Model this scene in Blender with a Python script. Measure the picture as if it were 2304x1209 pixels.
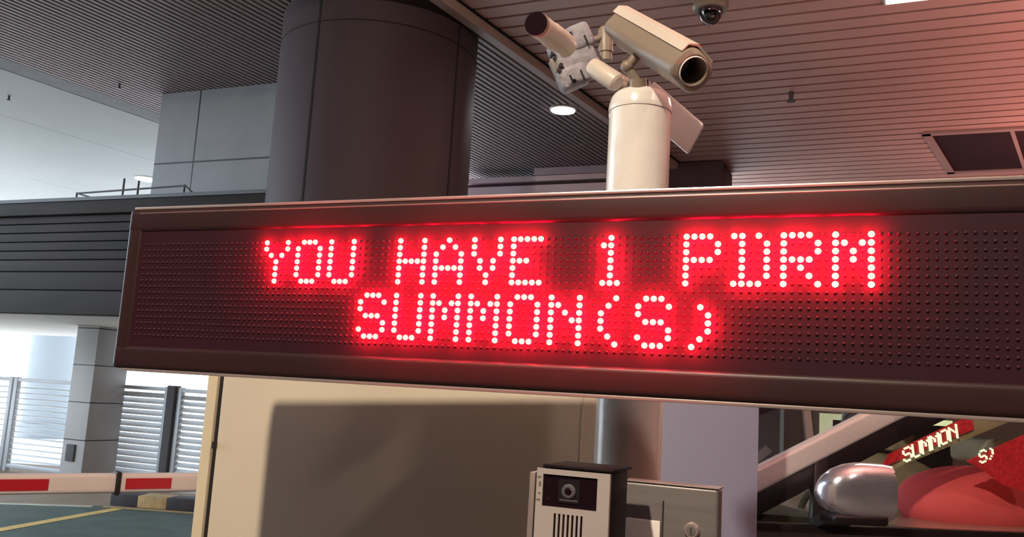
import bpy, bmesh, math, random
from mathutils import Vector as V, Matrix as Mx
random.seed(4)
for o in list(bpy.data.objects): bpy.data.objects.remove(o)
C = bpy.context.scene.collection
R = math.radians
# ------------------------------------------------------------------ camera
FPX = 2000.0
cd = bpy.data.cameras.new('camera'); cam = bpy.data.objects.new('camera', cd); C.objects.link(cam)
cd.sensor_fit = 'HORIZONTAL'; cd.sensor_width = 36; cd.lens = 36*FPX/2304; cd.clip_start = 0.02; cd.clip_end = 400
cam.matrix_world = Mx.Translation((0, 0, 1.45)) @ Mx.Rotation(math.pi/2+math.atan(290/FPX), 4, 'X') @ Mx.Rotation(0.06, 4, 'Z')
bpy.context.scene.camera = cam
vs = bpy.context.scene.view_settings
vs.view_transform = 'Standard'; vs.look = 'None'; vs.gamma = 1; vs.use_curve_mapping = False; vs.exposure = 0
# ------------------------------------------------------------------ world, sun
w = bpy.data.worlds.new('world'); bpy.context.scene.world = w; w.use_nodes = True
w.node_tree.nodes['Background'].inputs[0].default_value = (0.72, 0.86, 1.0, 1)
w.node_tree.nodes['Background'].inputs[1].default_value = 4.2
def lamp(name, kind, loc, energy, color, size=0.1, target=None, parent=None, shape='DISK', spread=None):
    l = bpy.data.lights.new(name, kind); l.energy = energy; l.color = color
    if kind == 'AREA':
        l.shape = shape
        if isinstance(size, tuple): l.shape = 'RECTANGLE'; l.size, l.size_y = size
        else: l.size = size
        if spread: l.spread = spread
    elif kind == 'SUN': l.angle = size
    else: l.shadow_soft_size = size
    o = bpy.data.objects.new(name, l); C.objects.link(o); o.location = loc
    if target is not None: o.rotation_euler = (V(target)-V(loc)).to_track_quat('-Z', 'Y').to_euler()
    return o
lamp('sun', 'SUN', (-44, 37, 52), 7.0, (1, .96, .9), R(1), target=(-14, 12, 0))
KEYPOS = (-1.834, -1.829, 4.62)
lamp('key_downlight_light', 'AREA', KEYPOS, 265, (1.0, .84, .66), .17, target=(-.2, 1.9, .8))

# ------------------------------------------------------------------ frames
# S runs along the sign and the cross walls, N away from the camera square to S
a = R(23); S = V((math.cos(a), -math.sin(a), 0)); N = V((math.sin(a), math.cos(a), 0)); ZZ = V((0, 0, 1))
FR = Mx((S, N, ZZ)).transposed()          # columns S, N, Z
b = R(59); B = V((math.cos(b), math.sin(b), 0)); BN = V((math.sin(b), -math.cos(b), 0))
FB = Mx((B, -BN, ZZ)).transposed()
a2 = R(24.5); S2 = V((math.cos(a2), -math.sin(a2), 0)); N2 = V((math.sin(a2), math.cos(a2), 0))
F2 = Mx((S2, N2, ZZ)).transposed()
I3 = Mx.Identity(3)
def sp(u, n, z): return S*u+N*n+ZZ*z

# ------------------------------------------------------------------ materials
def rgb(r, g, b_):
    f = lambda c: (c/255/12.92 if c/255 <= .04045 else ((c/255+.055)/1.055)**2.4)
    return (f(r), f(g), f(b_))
def mat(name, col, rough=.5, metal=0, spec=.5, var=0, scale=8, bump=0, bscale=60, emit=None, estr=0, trans=0, coat=0, stretch=None):
    m = bpy.data.materials.new(name); m.use_nodes = True; nt = m.node_tree; p = nt.nodes['Principled BSDF']
    p.inputs['Base Color'].default_value = (*col, 1); p.inputs['Roughness'].default_value = rough
    p.inputs['Metallic'].default_value = metal; p.inputs['Specular IOR Level'].default_value = spec
    if trans: p.inputs['Transmission Weight'].default_value = trans
    if coat: p.inputs['Coat Weight'].default_value = coat; p.inputs['Coat Roughness'].default_value = .05
    if emit: p.inputs['Emission Color'].default_value = (*emit, 1); p.inputs['Emission Strength'].default_value = estr
    if var or bump:
        tc = nt.nodes.new('ShaderNodeTexCoord'); mp = nt.nodes.new('ShaderNodeMapping')
        nt.links.new(tc.outputs['Object'], mp.inputs[0])
        if stretch: mp.inputs['Scale'].default_value = stretch
    if var:
        n = nt.nodes.new('ShaderNodeTexNoise'); n.inputs['Scale'].default_value = scale; n.inputs['Detail'].default_value = 6
        nt.links.new(mp.outputs[0], n.inputs['Vector'])
        r = nt.nodes.new('ShaderNodeValToRGB'); e = r.color_ramp.elements
        e[0].position = .3; e[1].position = .7
        e[0].color = (*[c*(1-var) for c in col], 1); e[1].color = (*[min(1, c*(1+var)) for c in col], 1)
        nt.links.new(n.outputs['Fac'], r.inputs[0]); nt.links.new(r.outputs[0], p.inputs['Base Color'])
    if bump:
        n = nt.nodes.new('ShaderNodeTexNoise'); n.inputs['Scale'].default_value = bscale; n.inputs['Detail'].default_value = 4
        nt.links.new(mp.outputs[0], n.inputs['Vector'])
        bp = nt.nodes.new('ShaderNodeBump'); bp.inputs['Strength'].default_value = bump; bp.inputs['Distance'].default_value = .01
        nt.links.new(n.outputs['Fac'], bp.inputs['Height']); nt.links.new(bp.outputs[0], p.inputs['Normal'])
    return m
def emis(name, col, s):
    m = bpy.data.materials.new(name); m.use_nodes = True; nt = m.node_tree
    nt.nodes.remove(nt.nodes['Principled BSDF']); e = nt.nodes.new('ShaderNodeEmission')
    e.inputs[0].default_value = (*col, 1); e.inputs[1].default_value = s
    nt.links.new(e.outputs[0], nt.nodes['Material Output'].inputs[0]); return m
def pane(name, tint=(1, 1, 1), ior=1.45, extra=0, rough=0):
    m = bpy.data.materials.new(name); m.use_nodes = True; nt = m.node_tree
    nt.nodes.remove(nt.nodes['Principled BSDF'])
    t = nt.nodes.new('ShaderNodeBsdfTransparent'); t.inputs[0].default_value = (*tint, 1)
    g = nt.nodes.new('ShaderNodeBsdfGlossy'); g.inputs['Roughness'].default_value = rough
    f0 = ((ior-1)/(ior+1))**2
    lw = nt.nodes.new('ShaderNodeLayerWeight'); lw.inputs[0].default_value = .5
    pw = nt.nodes.new('ShaderNodeMath'); pw.operation = 'POWER'; pw.inputs[1].default_value = 5; nt.links.new(lw.outputs['Facing'], pw.inputs[0])
    f = nt.nodes.new('ShaderNodeMath'); f.operation = 'MULTIPLY'; f.inputs[1].default_value = 1-f0; nt.links.new(pw.outputs[0], f.inputs[0])
    ad = nt.nodes.new('ShaderNodeMath'); ad.operation = 'ADD'; ad.use_clamp = True; ad.inputs[1].default_value = extra+f0
    mx = nt.nodes.new('ShaderNodeMixShader')
    nt.links.new(f.outputs[0], ad.inputs[0]); nt.links.new(ad.outputs[0], mx.inputs[0])
    nt.links.new(t.outputs[0], mx.inputs[1]); nt.links.new(g.outputs[0], mx.inputs[2])
    nt.links.new(mx.outputs[0], nt.nodes['Material Output'].inputs[0]); return m
def clad(name, col, vz, gz, gw=.012, var=.08, uaxis=0, uoff=0, up=1e3):
    """cladding panels: dark joints every vz metres in z (offset gz) and every up metres along object axis uaxis"""
    m = mat(name, col, .45, var=var, scale=2.5); nt = m.node_tree; p = nt.nodes['Principled BSDF']
    src = p.inputs['Base Color'].links[0].from_socket
    tc = nt.nodes.new('ShaderNodeTexCoord'); sx = nt.nodes.new('ShaderNodeSeparateXYZ'); nt.links.new(tc.outputs['Object'], sx.inputs[0])
    def joint(sock, period, off):
        A = nt.nodes.new('ShaderNodeMath'); A.operation = 'SUBTRACT'; nt.links.new(sock, A.inputs[0]); A.inputs[1].default_value = off-gw/2
        W = nt.nodes.new('ShaderNodeMath'); W.operation = 'FLOORED_MODULO'; nt.links.new(A.outputs[0], W.inputs[0]); W.inputs[1].default_value = period
        L = nt.nodes.new('ShaderNodeMath'); L.operation = 'LESS_THAN'; nt.links.new(W.outputs[0], L.inputs[0]); L.inputs[1].default_value = gw
        return L.outputs[0]
    j1 = joint(sx.outputs[2], vz, gz); j2 = joint(sx.outputs[uaxis], up, uoff)
    mxm = nt.nodes.new('ShaderNodeMath'); mxm.operation = 'MAXIMUM'; nt.links.new(j1, mxm.inputs[0]); nt.links.new(j2, mxm.inputs[1])
    mix = nt.nodes.new('ShaderNodeMixRGB'); nt.links.new(mxm.outputs[0], mix.inputs[0]); nt.links.new(src, mix.inputs[1]); mix.inputs[2].default_value = (.012, .011, .012, 1)
    nt.links.new(mix.outputs[0], p.inputs['Base Color']); return m

M = dict(
    slat_r=mat('red_lit_slat_paint', (.66, .40, .345), .6, var=.06, scale=1.2),  # pink in the colour stands in for red light on the slats
    slat_l=mat('grey_slat_paint', (.32, .245, .25), .6, var=.06, scale=1.2),
    void=mat('ceiling_void', (.012, .008, .008), .9),
    flatceil=mat('flat_ceiling_paint', (.27, .285, .29), .7, var=.05, scale=.8),
    recess=mat('recess_grey', (.16, .16, .17), .8, var=.1),
    beam=mat('beam_paint', (.50, .36, .32), .6, var=.08, scale=2),
    wall=clad('wall_cladding', (.25, .255, .27), 1.62, .62, .02, uaxis=0, uoff=.42, up=1.9),
    column=mat('column_cladding', (.068, .044, .052), .6, var=.06, scale=1.5, spec=.3),
    seam=mat('dark_joint', (.012, .009, .009), .8),
    fascia=mat('fascia_metal', (.026, .019, .018), .65, spec=.25, var=.3, scale=1.2, stretch=(1, 1, 4)),
    soffit=mat('soffit_paint', (.5, .48, .46), .7, var=.06, scale=1),
    tile=clad('column_tile', (.40, .39, .39), .48, .1, .014, uaxis=0, uoff=9, up=50),
    louvre=mat('aluminium_louvre', (.62, .64, .66), .4, metal=.3, var=.06),
    postal=mat('aluminium_post', (.45, .47, .49), .45, metal=.3),
    outdoor=mat('outdoor_paving', (.75, .74, .72), .8, var=.05),
    asphalt=mat('asphalt', (.075, .065, .06), .85, var=.2, scale=9),
    ground=mat('paving', (.24, .175, .125), .8, var=.15, scale=5, bump=.2, bscale=25),
    green=mat('green_floor_paint', (.085, .112, .10), .75, spec=.2, var=.18, scale=3, bump=.1, bscale=40),
    yellow=mat('yellow_road_paint', (.62, .42, .13), .6, var=.15, scale=10),
    paleline=mat('pale_road_paint', (.42, .42, .34), .6, var=.15, scale=10),
    black=mat('black_rubber', (.015, .012, .013), .6),
    curby=mat('yellow_curb_paint', (.45, .30, .13), .7, var=.2, scale=12),
    curbk=mat('black_curb_paint', (.04, .035, .04), .7, var=.2, scale=12),
    cream=mat('cream_enamel', (.62, .54, .42), .42, var=.03, scale=3, bump=.03, bscale=90),
    creamb=mat('cream_enamel_trim', (.66, .58, .42), .42, var=.03, scale=3),
    bluegrey=mat('blue_grey_enamel', (.27, .285, .40), .5, var=.04, scale=3),
    white=mat('white_gloss_paint', (.80, .76, .70), .22, var=.03, scale=12, bump=.25, bscale=18, coat=.4),
    armw=mat('white_arm_paint', (.78, .73, .69), .4, var=.04, scale=4),
    red=mat('red_reflective', (.50, .012, .02), .35),
    frame=mat('black_frame', (.032, .013, .014), .38, var=.1, scale=6, spec=.3),
    lip=mat('bare_aluminium', (.68, .55, .52), .28, metal=.7),
    board=mat('led_board', (.030, .007, .013), .5, spec=.18),
    ledoff=mat('unlit_led_lens', (.050, .012, .018), .4, spec=.3),
    cctv=mat('beige_camera_housing', (.27, .215, .165), .42, var=.05, scale=14),
    cctvp=mat('cream_camera_housing', (.66, .59, .50), .38, var=.04, scale=14),
    cctvw=mat('white_camera_housing', (.92, .84, .80), .35),
    grit=mat('grey_junction_plastic', (.34, .325, .36), .6, var=.15, scale=55, bump=.4, bscale=70),
    lens=mat('dark_lens', (.012, .005, .008), .22, spec=.35),
    steel=mat('brushed_steel', (.19, .17, .165), .42, metal=.35, var=.10, scale=6, stretch=(1, 1, 14)),
    satin=mat('satin_silver', (.58, .51, .48), .38, metal=.35, var=.04, scale=12),
    darkside=mat('dark_plastic', (.012, .008, .010), .6, spec=.15),
    screw=mat('dark_print', (.10, .075, .075), .6),
    chrome=mat('chrome', (.82, .85, .95), .2, metal=.88, bump=.25, bscale=8),
    carsilver=mat('silver_car_paint', (.62, .57, .56), .42, metal=.2, var=.10, scale=240),
    carblack=mat('black_trim', (.012, .008, .01), .35),
    carwhite=mat('pale_car_body', (.42, .38, .36), .3, metal=.5, coat=.6),
    carint=mat('beige_interior', (.34, .27, .19), .8, var=.25, scale=7),
    cardark=mat('dark_interior', (.03, .025, .026), .8, var=.4, scale=12),
    redreflect=mat('red_reflection', (.85, .10, .13), .75, var=.06, scale=9),
    glass=pane('car_glass', (.92, .95, .90), 1.22, .0),
    glassc=pane('windscreen_glass', (.97, .98, .97), 1.08, .0),
    smoked=pane('smoked_acrylic', (.92, .80, .84), 1.45, .012, .02),
    dome=pane('dome_glass', (.45, .40, .42), 1.6, .10),
    lampw=emis('lamp_white', (1, .97, .93), 9),
    lampk=emis('tube_light', (1, .86, .74), 5),
    lampwin=emis('lit_window_border', (1, .92, .62), 1.0),
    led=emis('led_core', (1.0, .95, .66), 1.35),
    rearled=emis('rear_led_core', (1.0, .30, .22), 2.2),
    rubberg=mat('grey_rubber', (.08, .075, .08), .7),
    vent=mat('vent_dark', (.035, .012, .016), .6),
    ventf=mat('vent_frame', (.46, .32, .30), .5),
    outwhite=mat('outdoor_render', (.30, .33, .36), .7),
    booth=mat('booth_wall', (.095, .066, .072), .6, var=.2, scale=1.5),
    steelgrey=mat('railing_paint', (.07, .07, .08), .5),
    farband=mat('mauve_band', (.72, .54, .58), .6, var=.15, scale=1.2),
    fardark=mat('dark_maroon_band', (.06, .022, .028), .7),
    reflback=mat('red_reflection_backing', (.22, .012, .018), .6, var=.7, scale=70, emit=(1, .02, .03), estr=.22),  # glowing red, imitates the sign's light reflected in the car window
    bead=mat('satin_bead', (.30, .19, .18), .3, metal=.5),
    tyre=mat('tyre', (.02, .02, .02), .8),
)
# ------------------------------------------------------------------ helpers
def tag(o, label=None, cat=None, group=None, kind=None):
    if label: o['label'] = label
    if cat: o['category'] = cat
    if group: o['group'] = group
    if kind: o['kind'] = kind
    return o
def empty(name, loc, label, cat, group=None):
    o = bpy.data.objects.new(name, None); C.objects.link(o); o.location = loc; o.empty_display_size = .05
    return tag(o, label, cat, group)
class MB:
    def __init__(s): s.bm = bmesh.new()
    def hexa(s, vs, bev=0, seg=2):
        t = bmesh.new(); v = [t.verts.new(p) for p in vs]
        for f in ((0, 3, 2, 1), (4, 5, 6, 7), (0, 1, 5, 4), (1, 2, 6, 5), (2, 3, 7, 6), (3, 0, 4, 7)): t.faces.new([v[i] for i in f])
        if bev: bmesh.ops.bevel(t, geom=t.edges[:], offset=bev, segments=seg, profile=.6, affect='EDGES')
        s._merge(t); return s
    def _merge(s, t):
        bmesh.ops.recalc_face_normals(t, faces=t.faces[:])
        me = bpy.data.meshes.new('tmp'); t.to_mesh(me); t.free(); s.bm.from_mesh(me); bpy.data.meshes.remove(me)
    def box(s, x0, x1, y0, y1, z0, z1, F=I3, o=(0, 0, 0), bev=0, seg=2):
        o = V(o); P = [o+F@V(p) for p in ((x0, y0, z0), (x1, y0, z0), (x1, y1, z0), (x0, y1, z0), (x0, y0, z1), (x1, y0, z1), (x1, y1, z1), (x0, y1, z1))]
        return s.hexa(P, bev, seg)
    def cyl(s, p0, p1, r0, r1=None, seg=28, cap=True):
        r1 = r0 if r1 is None else r1; return s.loft(p0, p1, [(0, r0), (1, r1)], seg, cap)
    def loft(s, p0, p1, prof, seg=28, cap=True, sx=1, roll=None):
        """prof = [(t, radius)] from p0 to p1"""
        p0, p1 = V(p0), V(p1); d = p1-p0; q = d.to_track_quat('Z', 'Y'); t = bmesh.new(); rings = []
        X = q@V((1, 0, 0)); Y = q@V((0, 1, 0))
        if roll is not None: X = (roll - d*(roll.dot(d)/d.dot(d))).normalized(); Y = d.normalized().cross(X)
        for k, r in prof:
            rings.append([t.verts.new(p0+d*k+X*(math.cos(2*math.pi*i/seg)*r*sx)+Y*(math.sin(2*math.pi*i/seg)*r)) for i in range(seg)])
        for A, Bq in zip(rings, rings[1:]):
            for i in range(seg): t.faces.new((A[i], A[(i+1) % seg], Bq[(i+1) % seg], Bq[i]))
        if cap: t.faces.new(rings[0]); t.faces.new(rings[-1])
        s._merge(t); return s
    def tube(s, pts, r, seg=10):
        for p, q in zip(pts, pts[1:]): s.cyl(p, q, r, r, seg)
        return s
    def prism(s, pts, ext, bev=0):
        """planar polygon pts extruded by vector ext"""
        t = bmesh.new(); A = [t.verts.new(p) for p in pts]; Bq = [t.verts.new(V(p)+V(ext)) for p in pts]; n = len(A)
        t.faces.new(A); t.faces.new(Bq)
        for i in range(n): t.faces.new((A[i], A[(i+1) % n], Bq[(i+1) % n], Bq[i]))
        if bev: bmesh.ops.bevel(t, geom=t.edges[:], offset=bev, segments=2, profile=.6, affect='EDGES')
        s._merge(t); return s
    def ball(s, c, rx, ry, rz, F=I3, useg=24, vseg=16, zmin=-1):
        t = bmesh.new(); bmesh.ops.create_uvsphere(t, u_segments=useg, v_segments=vseg, radius=1)
        if zmin > -1:
            bmesh.ops.delete(t, geom=[v for v in t.verts if v.co.z < zmin], context='VERTS')
        for v in t.verts: v.co = V(c)+F@V((v.co.x*rx, v.co.y*ry, v.co.z*rz))
        s._merge(t); return s
    def build(s, name, m, parent=None, label=None, cat=None, group=None, kind=None, smooth=35, origin=None):
        me = bpy.data.meshes.new(name); org = V(parent.location) if parent and not origin else V(origin or (0, 0, 0))
        p = parent; off = V((0, 0, 0))
        while p is not None: off += p.location; p = p.parent
        if not parent:
            if origin: off = V(origin)
            elif kind != 'structure':
                c = [v.co for v in s.bm.verts]; off = V((sum(v.x for v in c)/len(c), sum(v.y for v in c)/len(c), min(v.z for v in c)))
        bmesh.ops.translate(s.bm, verts=s.bm.verts[:], vec=-off)
        s.bm.to_mesh(me); s.bm.free(); me.materials.append(m)
        if smooth:
            me.polygons.foreach_set('use_smooth', [True]*len(me.polygons)); me.set_sharp_from_angle(angle=R(smooth))
        o = bpy.data.objects.new(name, me); C.objects.link(o); o.parent = parent
        if not parent: o.location = off
        return tag(o, label, cat, group, kind)
def st(name, m, f, label=None):
    mb = MB(); f(mb); return mb.build(name, m, kind='structure', smooth=35, origin=(0, 0, 0), label=label)

# ================================================================== SETTING
ZC = 4.7
# unseen left edge of the roof, cut slanting in plan to let daylight in
RE1, RE2 = sp(-7.8, 3, 0), sp(-17.4, 12.4, 0)
def start_b(k):      # B coordinate where the line BN = -k meets the roof edge
    e_ = RE2-RE1; r_ = -BN*k-RE1
    A_ = Mx(((B.x, -e_.x), (B.y, -e_.y))).inverted()@V((-r_.x, -r_.y)); t_ = A_[0]
    return max(-9, t_)
# beam line on the ceiling: BN coordinate -4.12 (near side) / -4.35 (far side)
def bl(n2, bn):      # point with N2 coord n2 and BN coord bn
    A = Mx(((N2.x, N2.y), (BN.x, BN.y))); return A.inverted()@V((n2, bn))
def slats_right():
    mb = MB(); i = 0
    n = -5.0
    k0 = 7.192-.2102*58
    for i in range(105):
        n = k0+i*.2102
        p0 = bl(n+.018, -4.12); q0 = bl(n+.19, -4.12)
        far = 15.0; cuts = [(V((p0.x, p0.y, ZC)), V((q0.x, q0.y, ZC)), far)]
        u0 = V((p0.x, p0.y, 0)).dot(S2)
        spans = [(u0, far)]
        for s0, s1 in spans:
            a0 = S2*s0+N2*(n+.018); a1 = S2*(V((q0.x, q0.y, 0)).dot(S2))+N2*(n+.19)
            b0 = S2*s1+N2*(n+.018); b1 = S2*s1+N2*(n+.19)
            mb.hexa([a0+ZZ*ZC, b0+ZZ*ZC, b1+ZZ*ZC, a1+ZZ*ZC, a0+ZZ*(ZC+.03), b0+ZZ*(ZC+.03), b1+ZZ*(ZC+.03), a1+ZZ*(ZC+.03)])
    return mb
slats_right().build('ceiling', M['slat_r'], kind='structure', origin=(0, 0, 0), label='wide slatted metal ceiling above the toll lane, tinted pink for red light on it', smooth=0)
mb = MB()
for i in range(70):
    k = -4.23-i*.0745
    mb.box(start_b(-k), 22, -k, -k+.042, ZC, ZC+.03, F=FB)
mb.build('ceiling', M['slat_l'], kind='structure', origin=(0, 0, 0), label='narrow dark slatted ceiling beyond the beam', smooth=0)
st('ceiling', M['void'], lambda m: m.prism([sp(-8, -16, ZC+.06), sp(-4.9, -16, ZC+.06), sp(-4.9, 11.95, ZC+.06), sp(-17, 11.95, ZC+.06), sp(-7.8, 3, ZC+.06), sp(-8, 3, ZC+.06)], (0, 0, .34)) and m.box(-5, 24, -16, 15.7, ZC+.06, ZC+.4, F=FR), 'dark void over the slats')
st('trim_1', M['recess'], lambda m: m.box(start_b(9.6), 13, 9.43, 9.78, ZC+.0, ZC+.05, F=FB), 'grey recessed strip between slats and flat ceiling')
def bend(k, nn=11.95):   # point of the line BN = -k where N = nn
    A_ = Mx(((BN.x, BN.y), (N.x, N.y))).inverted()@V((-k, nn)); return V((A_.x, A_.y, ZC))
def flat(m):
    k = 9.80
    for wdt in (1.8, 3.4, 4.2):
        k1 = k+wdt-.008; st0 = [B*start_b(k)-BN*k, B*start_b(k1)-BN*k1]
        m.prism([st0[0]+ZZ*ZC, bend(k), bend(k1), st0[1]+ZZ*ZC], (0, 0, .04)); k += wdt
st('ceiling', M['flatceil'], flat, 'pale flat ceiling on the daylight side')
st('trim_2', M['beam'], lambda m: m.box(-9, 20, 4.12, 4.212, ZC-.10, ZC+.05, F=FB), 'brown beam band dividing the two slatted ceilings')
st('trim_3', M['seam'], lambda m: m.box(-9, 20, 4.095, 4.118, ZC-.012, ZC+.05, F=FB))
# ground
st('floor', M['ground'], lambda m: m.box(-14, -1.5, 8.6, 14, -.2, 0), 'brown paved ground behind the barrier')
st('floor', M['asphalt'], lambda m: m.box(-14, 40, -14, 8.6, -.2, 0) and m.box(-1.5, 40, 8.6, 14, -.2, 0), 'dark asphalt lanes under the canopy')
st('floor', M['outdoor'], lambda m: m.box(-120, 120, 14, 150, -.2, 0), 'sunlit paving outside')
st('floor', M['outdoor'], lambda m: m.box(-120, -14, -14, 14, -.2, 0), 'sunlit paving outside on the left')
st('floor', M['green'], lambda m: m.prism([V((-12, 8.9, .001)), V((-5.6, 9.82, .001)), V((-4.36, 10.08, .001)), V((-3.29, 9.98, .001)), V((3, 9.0, .001)), V((3, 5.2, .001)), V((-12, 5.2, .001))], (0, 0, .004)), 'green painted lane floor')
# unseen back and right shell, added to shut out daylight there
st('wall_back', M['booth'], lambda m: m.box(-30, 30, -12.2, -12, 0, ZC+.3))
st('wall_right', M['booth'], lambda m: m.box(14.5, 14.7, -12, 26, 0, ZC+.3))
st('wall_far', M['booth'], lambda m: m.box(-2.2, 15, 15.5, 15.7, 0, ZC+.3, F=FR))
st('wall_side_blocker', M['booth'], lambda m: m.box(-9.2, -9, -12, 4, 0, ZC))  # unseen wall added to block daylight from behind left
# grey clad wall left of the column
wo = sp(0, 0, 0)
mb = MB(); mb.box(-7.755, -4.6, 7.56, 7.86, 2.2, ZC, bev=0)
o = mb.build('wall_left', M['wall'], kind='structure', origin=(0, 0, 0), label='grey panelled wall above the fascia, left of the round column', smooth=0)
o.rotation_euler = (0, 0, -a)
# fascia of horizontal boards with the pale soffit behind it
mb = MB()
zz = [2.04, 2.30, 2.50, 2.63, 2.73, 2.83, 2.93, 3.03, 3.12]
for z0, z1 in zip(zz, zz[1:]):
    mb.box(-22, -4.9, 6.86, 6.99, z0+.006, z1-.006, F=FR, bev=.008)
mb.box(-22, -4.9, 6.90, 6.99, 2.04, 3.2, F=FR)
mb.box(-22, -4.9, 6.80, 6.99, 3.12, 3.26, F=FR, bev=.01)
mb.build('trim_4', M['fascia'], kind='structure', origin=(0, 0, 0), label='dark ribbed metal fascia beam behind the sign')
st('trim_5', M['steelgrey'], lambda m: m.box(-22, -4.9, 6.79, 7.0, 3.262, 3.30, F=FR))
st('trim_6', M['soffit'], lambda m: m.box(-22, -4.9, 7.0, 11.4, 2.05, 2.2, F=FR), 'pale soffit behind the fascia beam')
# far banded bulkhead
mb = MB(); mb.box(-5.66, -2.75, 11.49, 12.2, 2.4, ZC-.10, F=FR)
mb.box(-2.75, -1.95, 11.45, 12.2, 2.4, ZC-.02, F=FR); mb.build('wall_middle', M['fardark'], kind='structure', origin=(0, 0, 0), label='dark maroon bulkhead at the far end')
st('trim_7', M['farband'], lambda m: m.box(-4.6, -2.75, 11.42, 11.5, ZC-.11, ZC-.005, F=FR), 'mauve band along the bulkhead top')
st('trim_8', M['farband'], lambda m: m.box(-5.66, -3.5, 11.40, 11.5, ZC-.20, ZC-.125, F=FR) and m.box(-3.55, -2.75, 11.40, 11.5, ZC-.17, ZC-.12, F=FR))
st('trim_9', M['farband'], lambda m: m.box(-5.66, -2.75, 11.40, 11.5, ZC-.37, ZC-.26, F=FR))

# ================================================================== ROUND COLUMN
cc = V((-1.315, 7.76, 0)); cr = .880
e = empty('round_column', cc, 'thick round dark clad column rising behind the sign', 'column')
MB().cyl(cc, cc+ZZ*(ZC-.0), cr, seg=96, cap=False).build('cladding', M['column'], e)
def ang(x, y): return math.atan2(y-cc.y, x-cc.x)
t = MB(); th = ang(-1.72, 6.95)
p = cc+V((math.cos(th), math.sin(th), 0))*(cr+.001)
for th in (th, ang(-.53, 7.25)):
    p = cc+V((math.cos(th), math.sin(th), 0))*(cr-.004); tx = V((-math.sin(th), math.cos(th), 0)); rx = V((math.cos(th), math.sin(th), 0))
    t.box(-.009, .009, -.004, .008, 0, ZC-.02, F=Mx((tx, rx, ZZ)).transposed(), o=p)
t.build('vertical_joint', M['seam'], e)
for zj in (4.42, 2.3):
    MB().cyl(cc+ZZ*(zj-.005), cc+ZZ*(zj+.005), cr+.003, seg=96).build('ring_joint', M['seam'], e)

# ================================================================== TILE COLUMN, FENCE, RAILING, OUTSIDE
tl, tr = -9.80, -9.42
e = empty('tiled_square_column', sp(tl, 8.6, 0), 'tiled square column with a pale lit face, left of the sign behind the barrier', 'column')
mb = MB(); mb.box(0, tr-tl, 0, .55, 0, 2.05, bev=.006)
o = mb.build('tiles', M['tile'], None, origin=(0, 0, 0)); o.parent = e; o.location = (0, 0, 0); e.rotation_euler = (0, 0, -a)
mb = MB(); mb.box(.10, .24, -.03, 0, .31, .52, bev=.004)
o = mb.build('meter_plate', M['rubberg'], None, origin=(0, 0, 0), label='small dark grey plate low on the pale face'); o.parent = e; o.location = (0, 0, 0)

def louvre(u0, u1, n, ztop, label, dz_, zlo=.1):
    e = empty('louvre_fence_panel', sp((u0+u1)/2, n, 0), label, 'fence', 'aluminium louvre fence panels')
    mb = MB(); k = int((ztop-zlo-.05)/.078)
    for i in range(k):
        z = zlo+.05+i*.078
        c = [sp(u, nn, zz_) for u, nn, zz_ in ((u0+.03, n-.022, z), (u1-.03, n-.022, z), (u1-.03, n+.022, z+dz_), (u0+.03, n+.022, z+dz_))]
        mb.prism(c, (0, 0, .006))
    mb.build('louvre_slats', M['louvre'], e, smooth=0)
    MB().box(u0, u1, n-.03, n+.03, ztop-.05, ztop, F=FR, bev=.004).build('top_rail', M['postal'], e)
    MB().box(u0, u1, n-.03, n+.03, zlo-.05, zlo, F=FR, bev=.004).build('bottom_rail', M['postal'], e)
    for uu in (u0, u1):
        MB().box(uu-.033, uu+.033, n-.035, n+.035, 0, ztop+.01, F=FR, bev=.004).build('post', M['postal'], e)
    return e
louvre(-13.9, -11.62, 9.2, 1.31, 'louvred aluminium fence panel at the far left edge behind the barrier', .012)
louvre(-11.52, -10.0, 9.2, 1.31, 'bright louvred aluminium fence panel beside the pale tiled column', .012)
louvre(-9.62, -8.71, 9.2, 1.31, 'grey louvred fence panel right of the tiled column', .060)
louvre(-8.49, -7.2, 9.2, 1.31, 'narrow louvred fence panel next to the cream cabinet edge', .052)
MB().box(-8.665, -8.535, 9.12, 9.24, 0, 1.34, F=FR, bev=.01).build('fence_post', M['rubberg'], label='dark square fence post between the two right louvre panels', cat='post')
e = empty('outside_round_column', sp(-16.8, 14.3, 0), 'blurred pale round column standing outside above the louvre fence', 'column')
MB().cyl(sp(-16.8, 14.3, 0), sp(-16.8, 14.3, 4.6), .56, seg=48).build('shaft', M['outwhite'], e)
MB().cyl(sp(-16.8, 14.3, 0), sp(-16.8, 14.3, .3), .62, seg=48).build('base', M['outwhite'], e)
# roof railing on the fascia
e = empty('roof_railing', sp(-7.4, 6.93, 3.30), 'thin dark railing standing on top of the fascia beam', 'railing')
n = 6.93
for u, z in ((-8.17, 3.39), (-7.50, 3.52), (-7.29, 3.49), (-6.66, 3.42)):
    MB().cyl(sp(u, n, 3.295), sp(u, n, z), .011, seg=10).build('upright', M['steelgrey'], e)
MB().tube([sp(-8.17, n, 3.38), sp(-6.65, n, 3.41)], .010).build('rail', M['steelgrey'], e)
MB().tube([sp(-6.65, n, 3.41), sp(-6.50, n, 3.30)], .009).build('brace', M['steelgrey'], e)
MB().tube([sp(-8.17, n, 3.38), sp(-7.83, n, 3.30)], .009).build('brace', M['steelgrey'], e)
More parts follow.
